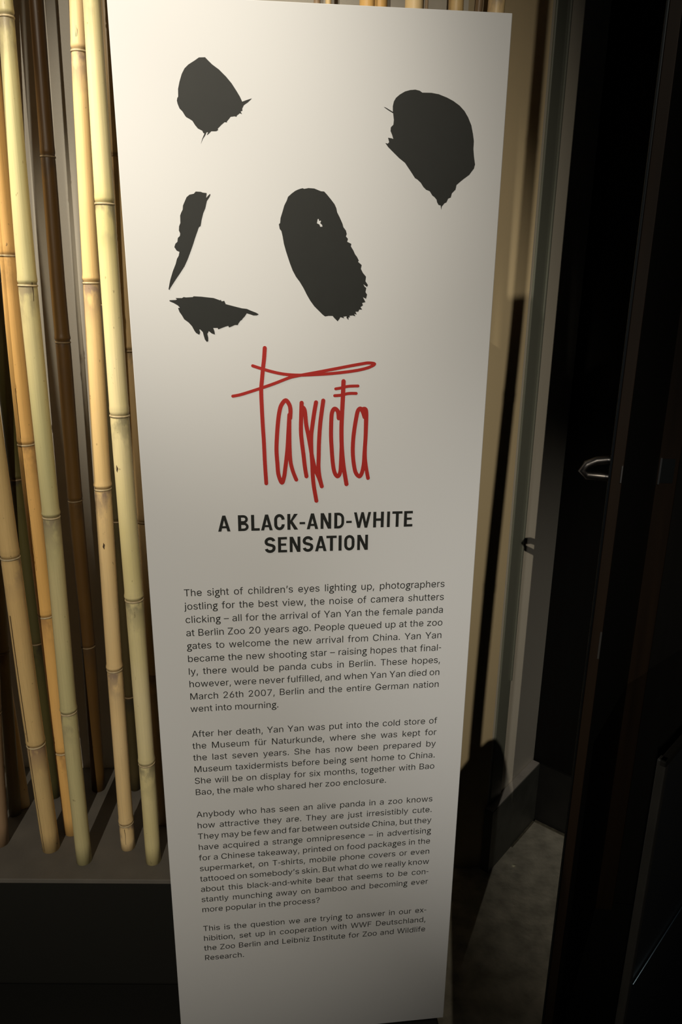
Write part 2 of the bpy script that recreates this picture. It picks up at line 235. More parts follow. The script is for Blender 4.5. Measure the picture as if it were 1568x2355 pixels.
def letter(c, w, h):
    t = 5.5; th = 4.7; r = []
    if c == 'I': r = [rect(0, 0, w, h)]
    elif c == '-': r = [rect(0, h * .33, w, h * .47)]
    elif c in 'EL':
        r = [rect(0, 0, t, h), rect(t, 0, w, th)]
        if c == 'E': r += [rect(t, h - th, w, h), rect(t, h * .5 - th * .42, w * .9, h * .5 + th * .52)]
    elif c == 'T': r = [rect(0, h - th, w, h), rect(w / 2 - t / 2, 0, w / 2 + t / 2, h - th)]
    elif c == 'H': r = [rect(0, 0, t, h), rect(w - t, 0, w, h), rect(t, h * .5 - th / 2, w - t, h * .5 + th / 2)]
    elif c == 'N': r = [rect(0, 0, t * .95, h), rect(w - t * .95, 0, w, h), quad((0, h), (t * 1.08, h), (w, 0), (w - t * 1.08, 0))]
    elif c == 'A':
        r = [quad((0, 0), (t, 0), (w / 2 + t * .42, h), (w / 2 - t * .5, h)), quad((w, 0), (w - t, 0), (w / 2 - t * .42, h), (w / 2 + t * .5, h)), rect(w * .24, h * .2, w * .76, h * .2 + th * .9)]
    elif c == 'W':
        q = t * .92
        r = [quad((0, h), (q, h), (w * .29 + q * .5, 0), (w * .29 - q * .5, 0)), quad((w * .29 - q * .5, 0), (w * .29 + q * .5, 0), (w * .5 + q * .45, h), (w * .5 - q * .45, h)),
             quad((w * .71 - q * .5, 0), (w * .71 + q * .5, 0), (w * .5 + q * .45, h), (w * .5 - q * .45, h)), quad((w, h), (w - q, h), (w * .71 - q * .5, 0), (w * .71 + q * .5, 0))]
    elif c == 'K':
        r = [rect(0, 0, t, h), quad((t * .9, h * .34), (t * .9, h * .55), (w - t * 1.25, h), (w, h)), quad((w * .42, h * .62), (w * .28, h * .42), (w - t * 1.2, 0), (w + .4, 0))]
    elif c == 'O':
        R = w / 2 - t / 2; k = h * .27
        p = arc(w / 2, h - th / 2 - k, R, k, 0, 180) + arc(w / 2, th / 2 + k, R, k, 180, 360); p.append(p[0]); r = [tube(p, t * .97)]
    elif c == 'D':
        k = h * .30; R = w - t - t / 2
        p = [(t * .8, h - th / 2), (w * .42, h - th / 2)] + arc(w * .42, h - th / 2 - k, w - t / 2 - w * .42, k, 90, 0) + arc(w * .42, th / 2 + k, w - t / 2 - w * .42, k, 0, -90) + [(t * .8, th / 2)]
        r = [rect(0, 0, t, h), tube(p, th * 1.05)]
    elif c == 'B':
        r = [rect(0, 0, t, h)]
        for lo, hi, ww in ((0, h * .54, w), (h * .47, h, w * .95)):
            k = (hi - lo - th) / 2; cx = ww * .52
            p = [(t * .8, hi - th / 2), (cx, hi - th / 2)] + arc(cx, (lo + hi) / 2, ww - t / 2 - cx, k, 90, -90) + [(t * .8, lo + th / 2)]
            r.append(tube(p, th))
    elif c == 'C':
        R = w / 2 - t / 2; k = h * .27
        p = [(w - t / 2, h * .66)] + arc(w / 2, h - th / 2 - k, R, k, 0, 180)[0:] + arc(w / 2, th / 2 + k, R, k, 180, 360) + [(w - t / 2, h * .36)]
        r = [tube(p, t)]
    elif c == 'S':
        R = w / 2 - t / 2; k = h * .21
        p = arc(w / 2, h - th / 2 - k, R, k, 10, 180, 10)
        p += [(t / 2 + .5, h * .62), (w * .3, h * .545), (w * .7, h * .465), (w - t / 2 - .3, h * .39)]
        p += arc(w / 2, th / 2 + k, R, k, 0, -170, 10)
        r = [tube(smooth_pts(p), t)]
    return r
def smooth_pts(p): return [tuple(q) for q in smooth_line(p, 2)]
polys = []
for c, u0, u1, vb, vt in HEAD:
    for vs, fs in letter(c, u1 - u0, vb - vt): polys.append(([(u0 + x, vb - y) for x, y in vs], fs))
o = flat_mesh('headline', polys, M_ink, 0, 0.02); o['label'] = 'bold black headline A BLACK-AND-WHITE SENSATION'
# body text
GLY = json.loads('{",":[188,[[38,-119,68,71,137,71,84,-119]]],"-":[228,[[203,244,203,188,25,188,25,244]]],".":[188,[[95,-4,78,-1,63,9,53,24,50,41,53,59,63,73,78,83,95,87,113,83,128,73,138,59,141,41,138,24,128,9,113,-1]]],"0":[453,[[227,-7,174,1,130,24,95,62,69,113,57,155,50,202,48,254,50,306,57,353,69,395,95,447,130,484,174,508,227,516,279,508,323,484,358,447,384,395,396,353,403,306,405,254,403,202,396,155,384,113,359,62,323,24,279,1],[227,50,261,56,290,74,313,103,330,144,340,194,344,254,340,314,330,365,313,405,290,435,261,453,227,460,192,453,163,435,140,405,123,365,113,314,109,254,113,194,123,144,140,103,163,74,192,56]]],"2":[453,[[64,0,64,47,234,229,261,257,282,282,299,305,311,327,318,348,320,371,317,397,308,419,293,436,273,449,250,457,224,460,196,457,172,447,153,433,139,413,130,390,127,362,66,362,71,405,86,442,111,473,143,496,182,511,225,516,268,511,306,497,337,474,361,445,376,411,381,372,378,345,371,318,357,290,336,259,306,223,267,180,153,60,153,57,389,57,389,0]]],"6":[453,[[226,-7,182,-1,142,15,109,40,84,74,69,115,64,162,68,199,80,239,102,285,137,340,252,509,322,509,151,261,145,261,154,275,165,288,179,299,196,307,214,312,235,314,278,309,316,295,346,271,370,240,384,201,389,157,384,112,368,73,343,39,310,14,271,-2],[226,48,254,52,279,63,299,79,314,101,324,128,327,157,324,187,314,213,299,235,279,251,254,262,226,265,198,262,174,252,153,235,138,214,128,188,125,158,128,128,138,102,153,79,174,63,198,52]]],"7":[453,[[97,0,323,448,323,452,62,452,62,509,391,509,391,449,165,0]]],"?":[358,[[132,152,132,159,134,200,141,230,153,252,168,269,187,284,209,298,230,314,247,334,258,357,262,384,259,406,250,425,237,441,220,452,200,459,178,462,157,459,137,453,120,441,106,425,96,404,92,378,27,378,33,418,49,452,73,479,103,499,138,511,178,516,219,511,255,498,284,478,306,451,319,418,324,382,319,344,306,311,284,284,254,261,235,248,219,235,207,221,200,205,195,185,194,158,194,152],[164,-4,146,-1,131,9,121,24,118,41,121,58,131,73,146,83,164,86,181,83,196,73,206,58,209,41,206,24,196,9,181,-1]]],"A":[480,[[16,0,201,509,276,509,463,0,395,0,287,302,276,334,264,372,250,420,232,478,245,478,228,419,213,371,201,333,191,302,85,0],[110,142,110,199,370,199,370,142]]],"B":[456,[[60,0,60,509,241,509,289,504,329,491,359,469,381,442,394,410,398,374,395,344,387,320,373,301,356,286,336,275,315,267,315,262,339,257,363,245,385,227,402,203,414,173,418,136,413,100,400,67,377,39,344,18,301,4,247,0],[125,57,245,57,296,63,330,80,349,105,355,137,352,161,342,184,327,203,306,218,279,228,248,231,125,231],[125,285,238,285,265,288,288,296,308,309,323,326,333,348,336,372,330,403,313,429,283,446,240,452,125,452]]],"C":[510,[[267,-7,225,-3,186,7,150,25,119,49,92,79,70,115,53,157,44,203,40,254,44,305,53,352,70,393,92,429,119,459,150,484,186,501,225,512,267,516,305,513,340,504,373,490,402,471,427,447,448,418,463,385,473,348,408,348,401,373,389,395,375,413,357,428,337,440,315,449,292,454,267,456,223,450,184,432,150,403,125,364,109,314,103,254,109,194,125,145,151,105,184,76,223,59,267,53,292,55,315,60,337,69,357,81,375,96,389,114,401,136,408,160,473,160,463,124,448,91,428,62,402,38,373,19,341,5,305,-4]]],"D":[502,[[219,0,96,0,96,57,215,57,272,63,318,81,354,110,379,149,394,198,399,255,394,312,379,361,354,399,320,428,275,446,221,452,93,452,93,509,225,509,273,505,315,495,353,478,399,441,433,391,449,351,458,306,462,255,458,205,449,159,433,119,411,83,384,54,351,31,312,14,268,3],[125,509,125,0,60,0,60,509]]],"F":[410,[[60,0,60,509,369,509,369,452,125,452,125,278,346,278,346,221,125,221,125,0]]],"G":[520,[[269,-7,225,-3,185,7,149,25,118,49,91,79,69,116,53,157,43,203,40,254,43,305,53,352,69,393,91,429,117,459,149,484,184,501,223,512,265,516,304,513,340,504,374,489,403,469,429,445,449,416,465,384,474,349,408,349,399,372,387,393,373,411,356,427,337,439,315,448,291,454,265,456,222,450,183,432,150,404,125,364,109,314,103,254,109,194,125,145,151,105,184,76,224,59,269,53,309,57,345,71,374,93,396,123,410,160,415,202,434,199,283,199,283,256,478,256,478,200,471,141,451,91,419,50,377,19,326,0]]],"I":[300,[[31,0,31,57,118,57,118,452,31,452,31,509,269,509,269,452,183,452,183,57,269,57,269,0]]],"L":[393,[[60,0,60,509,125,509,125,57,361,57,361,0]]],"M":[628,[[60,0,60,509,152,509,277,187,287,159,299,123,311,84,322,49,307,49,318,83,330,121,342,158,352,187,476,509,568,509,568,0,504,0,504,291,504,327,505,369,506,413,507,457,513,457,505,433,498,409,482,363,467,322,456,291,342,0,286,0,170,291,159,321,145,361,129,408,112,457,119,457,120,416,121,372,122,328,122,291,122,0]]],"N":[523,[[60,0,60,509,136,509,343,183,352,169,363,151,375,130,388,107,401,82,414,55,405,54,402,81,401,108,400,134,399,157,399,195,399,509,463,509,463,0,387,0,202,290,177,331,164,354,148,381,108,452,119,454,122,384,124,328,125,291,125,0]]],"P":[420,[[53,0,53,509,245,509,292,501,336,479,370,444,392,400,400,352,392,303,370,259,336,224,292,202,245,195,116,195,116,0],[116,251,240,251,269,255,295,270,316,292,330,320,335,352,330,383,316,411,295,433,269,448,240,453,116,453]]],"R":[430,[[53,0,53,509,245,509,292,501,336,479,370,444,392,400,400,352,392,303,370,259,336,224,292,202,245,195,116,195,116,0],[116,251,240,251,269,255,295,270,316,292,330,320,335,352,330,383,316,411,295,433,269,448,240,453,116,453],[205,215,275,215,395,0,322,0]]],"S":[447,[[224,-9,172,-4,128,9,91,31,64,60,46,96,38,137,104,137,110,110,123,88,142,71,166,59,194,52,224,49,257,52,286,60,311,74,329,92,341,114,346,139,342,161,332,179,316,193,296,205,272,214,245,222,184,239,128,260,86,289,60,326,52,372,58,413,75,448,102,476,138,498,180,511,227,516,275,511,316,498,351,476,377,449,394,415,401,378,337,378,326,412,302,437,267,453,225,459,194,456,167,448,145,435,129,418,118,398,115,376,119,352,131,334,148,319,169,308,191,300,212,293,264,279,287,272,312,264,336,252,359,238,379,220,395,198,405,171,408,139,403,99,386,64,360,34,323,11,278,-4]]],"T":[449,[[32,452,32,509,417,509,417,452,257,452,257,0,193,0,193,452]]],"W":[686,[[155,0,16,509,82,509,163,196,170,171,175,145,187,94,192,67,197,40,189,40,194,67,200,94,205,120,211,145,224,196,306,509,380,509,462,196,468,171,474,145,486,94,492,67,497,40,488,40,493,67,499,94,504,120,510,145,523,196,603,509,670,509,530,0,455,0,368,323,359,356,351,391,344,431,336,475,350,475,342,433,335,395,327,359,318,323,230,0]]],"Y":[472,[[203,0,203,208,16,509,91,509,192,344,208,318,222,292,236,264,250,230,224,230,237,265,251,293,265,318,280,344,381,509,455,509,268,208,268,0]]],"Z":[438,[[42,0,42,46,273,385,289,408,306,431,323,453,341,476,348,454,317,453,285,452,254,452,223,452,40,452,40,509,397,509,397,462,169,129,152,105,134,81,97,33,90,54,121,56,152,57,183,57,214,57,399,57,399,0]]],"a":[389,[[160,-9,126,-5,94,5,68,22,48,45,35,73,30,108,34,138,43,161,58,179,78,193,100,203,125,211,152,216,178,220,234,227,252,230,265,235,273,243,276,255,276,257,273,279,267,297,256,311,240,322,220,329,196,331,171,329,149,322,132,313,118,301,107,288,100,274,41,291,57,322,79,346,104,364,133,375,163,382,194,384,215,383,239,379,263,372,286,360,306,343,322,320,333,290,337,251,337,0,277,0,277,52,272,52,264,38,252,25,236,12,215,1,190,-6],[170,45,202,49,228,59,248,74,263,93,272,115,276,138,276,190,270,186,259,182,246,179,231,176,200,171,175,168,154,164,134,159,117,150,103,139,95,124,92,105,94,87,102,72,114,61,130,52,149,47]]],"b":[424,[[229,-8,198,-5,172,4,153,17,138,31,127,46,118,59,112,59,112,0,53,0,53,509,114,509,114,319,118,319,127,331,137,346,152,360,171,373,197,381,229,384,274,378,313,361,345,332,370,293,385,245,390,189,385,133,370,84,346,45,313,16,274,-2],[220,47,253,51,279,66,301,88,316,117,325,151,328,189,325,227,316,261,301,290,280,311,253,325,220,330,188,325,161,312,140,291,125,263,116,229,113,189,116,150,125,115,140,86,162,65,188,51]]],"c":[396,[[207,-8,159,-2,117,16,82,46,56,85,40,133,34,187,40,243,56,291,82,330,117,360,159,378,207,384,234,383,260,377,284,368,305,356,324,341,340,322,353,301,362,277,303,262,298,276,290,289,281,301,270,311,257,319,242,325,226,329,207,330,173,325,145,310,124,287,108,258,99,224,96,187,99,151,108,117,124,89,145,66,173,51,207,46,226,48,243,52,258,58,271,66,282,76,292,89,299,102,304,117,363,102,354,78,341,56,325,37,306,21,285,9,261,-1,235,-6]]],"d":[424,[[195,-8,151,-2,111,16,79,45,55,84,39,133,34,189,39,245,55,293,79,332,112,361,151,378,196,384,228,381,253,373,272,360,287,346,298,331,306,319,311,319,311,509,372,509,372,0,313,0,313,59,307,59,298,46,287,31,272,17,252,4,227,-5],[205,47,236,51,263,65,284,86,299,115,309,150,312,189,309,229,300,263,284,291,263,312,237,325,205,330,172,325,145,311,124,290,108,261,99,227,96,189,99,151,109,117,124,88,145,66,172,51]]],"e":[404,[[212,-8,161,-2,117,16,82,46,56,85,40,132,34,187,39,242,55,290,81,329,115,359,157,378,205,384,236,382,266,374,294,361,319,341,341,315,357,282,368,242,371,194,371,169,75,169,75,221,338,221,310,202,307,237,298,269,283,294,263,314,237,326,205,330,173,326,146,313,125,294,109,270,99,241,96,211,96,178,100,139,110,106,128,80,151,61,179,50,212,46,234,48,254,53,271,61,285,73,297,88,306,105,365,91,353,63,335,39,311,19,283,4,249,-5]]],"f":[254,[[228,379,228,327,6,327,6,379],[81,0,81,432,84,461,96,486,113,505,135,519,161,527,187,530,207,529,222,527,234,524,243,521,227,468,215,472,206,473,195,474,171,470,154,460,145,443,142,419,142,0]]],"g":[366,[[367,377,212,377,124,361,67,316,47,246,52,208,67,176,93,149,130,128,130,126,87,105,71,73,80,48,108,25,55,3,24,-31,14,-78,36,-137,98,-178,187,-193,283,-178,344,-137,365,-73,355,-28,320,8,256,31,192,46,155,62,141,80,170,106,232,119,294,152,318,189,329,236,321,278,290,319,367,319],[262,246,253,209,228,184,190,175,150,183,124,208,114,244,124,278,151,303,189,312,240,293],[293,-78,281,-108,245,-126,189,-133,132,-126,96,-107,84,-75,95,-46,125,-26,170,-18,223,-23,271,-42]]],"h":[410,[[114,227,114,0,53,0,53,509,114,509,114,287,102,287,124,332,152,362,187,379,227,384,264,380,295,369,321,349,341,321,353,285,357,240,357,0,296,0,296,235,290,275,273,304,246,323,210,329,184,326,161,317,141,303,126,283,117,257]]],"i":[167,[[53,0,53,379,114,379,114,0],[84,443,67,446,54,455,44,468,41,483,44,499,54,512,67,521,84,524,100,521,114,512,123,499,126,483,123,468,114,455,100,446]]],"j":[167,[[53,379,114,379,114,-30,111,-63,102,-90,86,-113,65,-129,37,-139,4,-143,-10,-143,-10,-87,2,-87,25,-83,40,-72,50,-54,53,-29],[83,443,67,446,53,455,44,468,41,483,44,499,53,512,67,521,83,524,100,521,114,512,123,499,126,483,123,468,114,455,100,446]]],"k":[381,[[110,137,110,212,121,212,284,379,360,379,184,199,177,199],[53,0,53,509,114,509,114,0],[294,0,148,186,191,229,372,0]]],"l":[166,[[53,0,53,509,113,509,113,0]]],"m":[610,[[53,0,53,379,112,379,112,295,108,295,118,323,132,346,151,363,172,376,195,384,219,386,257,380,287,361,309,331,321,295,312,295,322,321,337,343,357,361,381,375,407,383,437,386,468,383,497,372,522,354,541,328,553,296,557,255,557,0,496,0,496,254,490,289,473,313,447,326,419,330,395,328,374,320,358,307,345,290,338,270,335,247,335,0,274,0,274,260,269,288,253,311,229,326,199,330,178,328,158,320,140,307,126,289,117,266,114,238,114,0]]],"n":[410,[[114,227,114,0,53,0,53,379,112,379,112,287,102,287,124,332,152,362,187,379,227,384,264,380,295,369,321,349,341,321,353,285,357,240,357,0,296,0,296,235,290,275,273,304,246,323,210,329,184,326,161,317,141,303,126,283,117,257]]],"o":[415,[[207,-8,159,-2,117,16,82,46,56,85,40,133,34,187,40,243,56,291,82,330,117,360,159,378,207,384,256,378,299,360,333,330,359,291,376,243,381,187,376,133,359,85,333,46,299,16,256,-2],[207,46,242,51,270,66,292,89,307,117,316,151,319,187,316,224,307,258,292,287,270,310,242,325,207,330,173,325,145,310,124,287,108,258,99,224,96,187,99,151,108,117,124,89,145,66,173,51]]],"p":[424,[[53,-143,53,379,112,379,112,319,118,319,126,331,137,346,152,360,171,373,197,381,229,384,274,378,313,361,345,332,370,293,385,245,390,189,385,133,370,84,346,45,313,16,274,-2,229,-8,198,-5,173,4,153,17,138,31,127,46,118,59,114,59,114,-143],[220,47,253,51,279,66,301,88,316,117,325,151,328,189,325,227,316,261,301,290,280,311,253,325,220,330,188,325,161,312,140,291,125,263,116,229,113,189,116,150,125,115,140,86,162,65,188,51]]],"q":[424,[[372,-143,311,-143,311,59,306,59,298,46,287,31,272,17,252,4,227,-5,195,-8,151,-2,111,16,79,45,55,84,39,133,34,189,39,245,55,293,79,332,112,361,151,378,196,384,228,381,253,373,272,360,287,346,298,331,307,319,313,319,313,379,372,379],[205,47,236,51,263,65,284,86,299,115,309,150,312,189,309,229,300,263,284,291,263,312,237,325,205,330,172,325,145,311,124,290,108,261,99,227,96,189,99,151,109,117,124,88,145,66,172,51]]],"r":[259,[[53,0,53,379,112,379,112,321,115,321,130,347,152,367,181,380,213,385,229,384,243,384,243,322,230,324,219,325,207,326,182,323,159,315,140,301,126,284,117,262,114,237,114,0]]],"s":[365,[[182,-8,145,-5,112,3,84,18,62,38,45,63,36,94,94,107,105,79,124,60,150,49,181,45,217,50,244,62,262,81,268,103,265,121,254,136,237,147,212,155,149,170,104,186,72,208,53,237,47,274,51,305,65,332,87,354,115,370,149,381,187,384,223,381,254,372,279,358,299,339,314,316,324,290,268,277,258,298,243,316,219,328,187,333,156,329,131,317,114,299,109,277,112,258,124,243,144,232,172,223,229,209,275,194,306,171,325,142,331,107,326,75,312,47,290,24,260,6,223,-5]]],"t":[227,[[204,379,204,327,6,327,6,379],[65,471,126,471,126,98,128,76,136,61,150,53,170,50,185,51,202,54,213,2,203,-1,192,-3,180,-4,168,-4,125,2,92,21,72,52,65,93]]],"u":[410,[[182,-5,146,-1,115,11,89,31,69,59,57,95,53,139,53,379,114,379,114,144,119,105,137,75,164,56,200,50,226,53,249,62,268,77,283,97,293,122,296,153,296,379,357,379,357,0,298,0,298,92,307,92,286,47,257,17,222,0]]],"v":[389,[[163,0,17,379,84,379,165,155,177,121,187,87,196,53,206,21,184,21,194,53,203,87,213,121,224,155,305,379,371,379,226,0]]],"w":[567,[[138,0,23,379,87,379,133,214,143,177,154,137,165,91,175,41,165,41,175,90,186,135,196,176,206,214,252,379,316,379,362,214,371,176,382,136,392,91,402,41,391,41,402,90,413,135,423,176,434,214,480,379,545,379,429,0,368,0,319,172,305,225,297,252,291,280,277,338,291,338,277,280,263,225,255,198,248,172,199,0]]],"x":[370,[[14,0,148,196,22,379,94,379,185,246,276,379,347,379,221,196,356,0,284,0,185,146,86,0]]],"y":[389,[[47,-139,61,-86,71,-87,88,-90,104,-89,118,-84,130,-74,141,-58,151,-36,163,-1,17,379,84,379,165,155,177,121,187,87,196,53,206,21,184,21,193,53,202,87,212,121,224,155,305,379,371,379,204,-58,191,-85,177,-107,159,-124,139,-136,117,-143,91,-145,77,-145,65,-143,54,-141]]],"z":[380,[[42,0,42,46,254,320,254,323,48,323,48,379,333,379,333,331,126,60,126,56,339,56,339,0]]],"ü":[410,[[182,-5,146,-1,115,11,89,31,69,59,57,95,53,139,53,379,114,379,114,144,119,105,137,75,164,56,200,50,226,53,249,62,268,77,283,97,293,122,296,153,296,379,357,379,357,0,298,0,298,92,307,92,286,47,257,17,222,0],[277,443,261,446,248,455,239,468,236,483,239,499,248,512,261,520,277,523,292,520,305,512,314,499,317,483,314,468,305,455,292,446],[133,443,118,446,104,455,96,468,93,483,96,499,104,512,118,520,133,523,149,520,162,512,170,499,173,483,170,468,162,455,149,446]]],"–":[350,[[350,244,350,188,0,188,0,244]]],"’":[177,[[52,318,82,509,151,509,98,318]]]}')
TRI = {}
def glyph(c):
    if c not in TRI:
        cs = [[(s[i], s[i + 1]) for i in range(0, len(s), 2)] for s in GLY[c][1]]
        area = lambda q: sum(q[i][0] * q[(i + 1) % len(q)][1] - q[(i + 1) % len(q)][0] * q[i][1] for i in range(len(q)))
        big = max(cs, key=lambda q: abs(area(q))); sg = area(big) > 0
        holes = [q for q in cs if (area(q) > 0) != sg]
        TRI[c] = (GLY[c][0], [fill([q] + (holes if q is big else [])) for q in cs if (area(q) > 0) == sg])
    return TRI[c]
BASE = {'pitch': 26.779, 'uL': 60.94, 'uR': 545.04, 'v': [942.1, 1239.04, 1426.39, 1718.32]}
PARAS = [["The sight of children’s eyes lighting up, photographers", "jostling for the best view, the noise of camera shutters", "clicking – all for the arrival of Yan Yan the female panda", "at Berlin Zoo 20 years ago. People queued up at the zoo", "gates to welcome the new arrival from China. Yan Yan", "became the new shooting star – raising hopes that final-", "ly, there would be panda cubs in Berlin. These hopes,", "however, were never fulfilled, and when Yan Yan died on", "March 26th 2007, Berlin and the entire German nation", "went into mourning."],
 ["After her death, Yan Yan was put into the cold store of", "the Museum für Naturkunde, where she was kept for", "the last seven years. She has now been prepared by", "Museum taxidermists before being sent home to China.", "She will be on display for six months, together with Bao", "Bao, the male who shared her zoo enclosure."],
 ["Anybody who has seen an alive panda in a zoo knows", "how attractive they are. They are just irresistibly cute.", "They may be few and far between outside China, but they", "have acquired a strange omnipresence – in advertising", "for a Chinese takeaway, printed on food packages in the", "supermarket, on T-shirts, mobile phone covers or even", "tattooed on somebody’s skin. But what do we really know", "about this black-and-white bear that seems to be con-", "stantly munching away on bamboo and becoming ever", "more popular in the process?"],
 ["This is the question we are trying to answer in our ex-", "hibition, set up in cooperation with WWF Deutschland,", "the Zoo Berlin and Leibniz Institute for Zoo and Wildlife", "Research."]]
SX, SY = 0.0264, 0.0273
for pi, lines in enumerate(PARAS):
    ex = {}
    for li, ln in enumerate(lines):
        vb = BASE['v'][pi] + li * BASE['pitch']
        nat = sum(glyph(c)[0] for c in ln if c != ' ') * SX
        ns = ln.count(' ')
        if li == len(lines) - 1: sp = 175 * SX; sx = SX
        else:
            sp = (BASE['uR'] - BASE['uL'] + 1.2 - nat) / ns; sx = SX
            if sp < 130 * SX:
                sx = SX * (BASE['uR'] - BASE['uL'] + 1.2 - ns * 130 * SX) / nat; sp = 130 * SX
        x = BASE['uL'] - 1.0
        for c in ln:
            if c == ' ': x += sp; continue
            adv, gs = glyph(c)
            for gi, (vs, fs) in enumerate(gs):
                ex.setdefault(gi, []).append(([(x + vx * sx, vb - vy * SY) for vx, vy in vs], fs))
            x += adv * sx
    flat_mesh('printed_paragraph', [(vs, fs, gi * 0.08) for gi, g in ex.items() for vs, fs in g], M_ink)
# ------------------------------------------------------------------ bamboo canes
def bamboo_mat(name, c1, c2, stain, dark=0.0, seed=0.0):
    m = bpy.data.materials.new(name); m.use_nodes = True; nt = m.node_tree; N = nt.nodes.new; Lk = nt.links.new
    b = nt.nodes['Principled BSDF']; b.inputs['Roughness'].default_value = 0.42; b.inputs['Specular IOR Level'].default_value = 0.4
    tc = N('ShaderNodeTexCoord')
    def noise(scale, st, det=5):
        mp = N('ShaderNodeMapping'); mp.inputs['Scale'].default_value = st; mp.inputs['Location'].default_value = (seed, seed * 2, seed * 3)
        n = N('ShaderNodeTexNoise'); n.inputs['Scale'].default_value = scale; n.inputs['Detail'].default_value = det
        Lk(tc.outputs['Object'], mp.inputs[0]); Lk(mp.outputs[0], n.inputs['Vector']); return n
    def ramp(src, p0, p1):
        r = N('ShaderNodeMapRange'); r.inputs[1].default_value = p0; r.inputs[2].default_value = p1; Lk(src, r.inputs[0]); return r.outputs[0]
    def mix(f, a, b_):
        x = N('ShaderNodeMix'); x.data_type = 'RGBA'
        if isinstance(f, float): x.inputs[0].default_value = f
        else: Lk(f, x.inputs[0])
        for k, v in ((6, a), (7, b_)):
            if isinstance(v, tuple): x.inputs[k].default_value = (*v, 1)
            else: Lk(v, x.inputs[k])
        return x.outputs[2]
    def mul(a, b_):
        x = N('ShaderNodeMath'); x.operation = 'MULTIPLY'
        for k, v in ((0, a), (1, b_)):
            if isinstance(v, float): x.inputs[k].default_value = v
            else: Lk(v, x.inputs[k])
        return x.outputs[0]
    big = noise(3.2, (1, 1, 0.7)); streak = noise(45, (9, 9, 0.25)); spots = noise(140, (1, 1, 0.6), 3); blot = noise(38, (1, 1, 0.5), 6)
    col = mix(ramp(big.outputs['Fac'], .38, .66), c1, c2)
    col = mix(mul(ramp(streak.outputs['Fac'], .45, .75), .35), col, tuple(c * .72 for c in c1))
    at = N('ShaderNodeAttribute'); at.attribute_name = 'below'      # 1 just under a node, fading to 0
    f = mul(mul(at.outputs['Fac'], ramp(blot.outputs['Fac'], .44, .56)), .9)
    col = mix(f, col, stain)
    at2 = N('ShaderNodeAttribute'); at2.attribute_name = 'groove'
    col = mix(mul(at2.outputs['Fac'], .85), col, (0.06, 0.035, 0.015))
    col = mix(mul(ramp(spots.outputs['Fac'], .70, .78), .7), col, (0.12, 0.07, 0.03))
    Lk(col, b.inputs['Base Color'])
    bp = N('ShaderNodeBump'); bp.inputs['Strength'].default_value = .25; bp.inputs['Distance'].default_value = .001
    Lk(streak.outputs['Fac'], bp.inputs['Height']); Lk(bp.outputs[0], b.inputs['Normal'])
    return m
M_lip = mat('pale_node_lip', (0.62, 0.50, 0.30), 0.5, nscale=120, namt=0.35)
M_lip_shaded = mat('shaded_node_lip', (0.20, 0.14, 0.07), 0.6, nscale=120, namt=0.35)  # darker copy of the lip for canes with painted-in shade
M_crack = mat('dark_split', (0.05, 0.028, 0.012), 0.8)
def interp(tab, x):
    if x <= tab[0][0]: return tab[0][1]
    for (a, va), (b_, vb_) in zip(tab, tab[1:]):
        if x <= b_: return va + (vb_ - va) * (x - a) / (b_ - a)
    return tab[-1][1]
